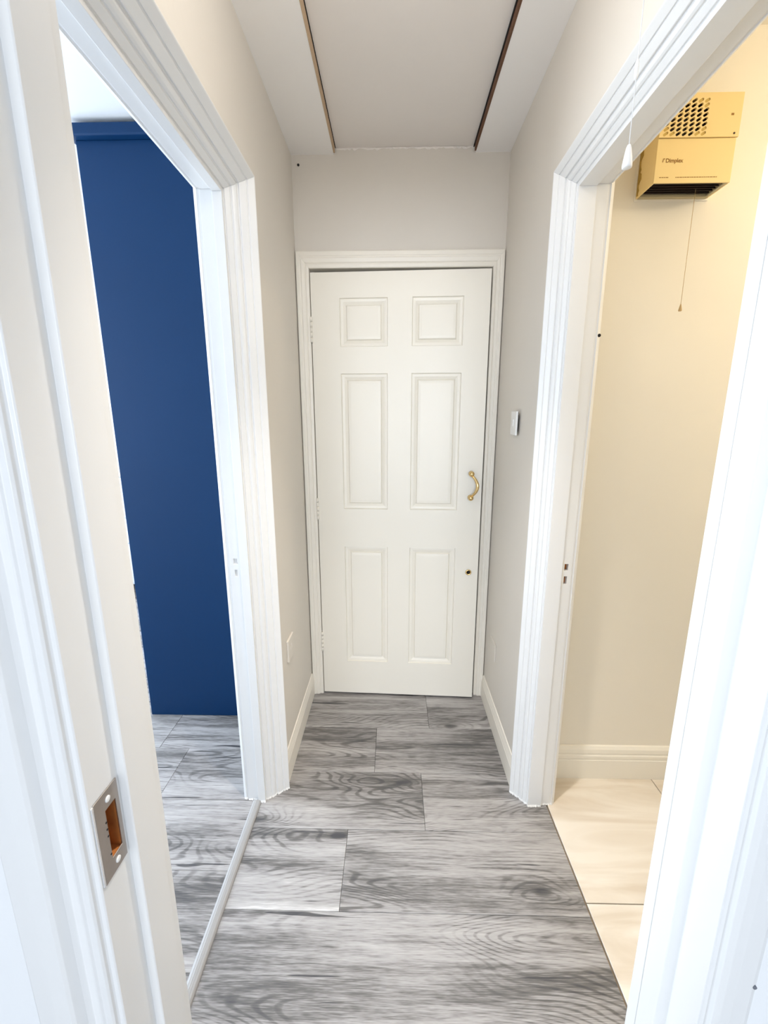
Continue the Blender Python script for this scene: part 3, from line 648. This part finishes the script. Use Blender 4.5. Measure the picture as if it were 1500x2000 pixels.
# heater pull cord
hc = tag(empty('heater_pull_cord', (0.857, 1.395, hzB)), 'thin brown pull cord hanging under the fan heater', 'pull cord')
tube('cord', [(0, 0, 0.02), (0.001, 0, -0.15), (0.002, 0, -0.300)], 0.0007, CORDB, hc, 6)
tube('toggle', [(0.002, 0, -0.298), (0.002, 0, -0.302), (0.002, 0, -0.316), (0.002, 0, -0.318)], [0.0012, 0.0022, 0.0050, 0.0040], CORDB, hc, 14)

# ceiling lamps: bathroom (warm) and hall (soft white, added out of view)
def lamp(name, loc, label, emit, estr, watt, col, r=0.08):
    lp = tag(empty(name, loc), label, 'lamp')
    tube('lamp_base', [(0, 0, -0.001), (0, 0, -0.02), (0, 0, -0.05)], [0.06, 0.055, 0.03], SWITCH, lp, 20)
    gm = bpy.data.materials.new(name + '_glass'); gm.use_nodes = True
    gm.cycles.emission_sampling = 'NONE'; gb = gm.node_tree.nodes['Principled BSDF']; gb.inputs['Emission Color'].default_value = (*emit, 1); gb.inputs['Emission Strength'].default_value = estr
    pr = [(0.25, -0.05), (0.62, -0.065), (0.93, -0.10), (1.0, -0.13), (0.88, -0.165), (0.5, -0.195), (0.05, -0.203)]
    tube('lamp_globe', [(0, 0, z) for _, z in pr], [r * k for k, _ in pr], gm, lp, 24)
    ld = bpy.data.lights.new(name + '_bulb', 'POINT'); ld.energy = watt; ld.color = col; ld.shadow_soft_size = r
    lo = bpy.data.objects.new(name + '_bulb', ld); COL.objects.link(lo); lo.location = (loc[0], loc[1], loc[2] - 0.225)
lamp('ceiling_lamp', (1.72, 0.76, 2.43), 'warm glass globe lamp on the bathroom ceiling', (1, 0.78, 0.48), 3.0, 10, (1.0, 0.83, 0.58), 0.07)
# dome light added out of view to brighten the hall floor and ceiling
dl = tag(empty('hall_fill_light', (0.0, 0.86, 2.428)), 'small white dome light added out of view on the hall ceiling', 'lamp')
tube('bezel', [(0, 0, -0.0005), (0, 0, -0.02), (0, 0, -0.024)], [0.07, 0.068, 0.060], SWITCH, dl, 24)
sm = bpy.data.materials.new('fill_light_lens'); sm.use_nodes = True; sm.cycles.emission_sampling = 'NONE'
sb = sm.node_tree.nodes['Principled BSDF']; sb.inputs['Emission Color'].default_value = (1, 0.97, 0.92, 1); sb.inputs['Emission Strength'].default_value = 8
tube('lens', [(0, 0, -0.0245), (0, 0, -0.05), (0, 0, -0.075), (0, 0, -0.088), (0, 0, -0.092)], [0.062, 0.060, 0.047, 0.025, 0.003], sm, dl, 24)
ld = bpy.data.lights.new('fill_beam', 'SPOT'); ld.energy = 60; ld.color = (1.0, 0.93, 0.85); ld.spot_size = math.radians(78); ld.spot_blend = 1.0; ld.shadow_soft_size = 0.04  # added beam, brightens the near floor
lo = bpy.data.objects.new('fill_beam', ld); COL.objects.link(lo); lo.location = (0.0, 0.86, 2.325)
ld = bpy.data.lights.new('fill_glow', 'POINT'); ld.energy = 1.7; ld.color = (1.0, 0.93, 0.84); ld.shadow_soft_size = 0.06  # added glow, lifts the ceiling and upper walls
lo = bpy.data.objects.new('fill_glow', ld); COL.objects.link(lo); lo.location = (0.0, 0.86, 2.26)
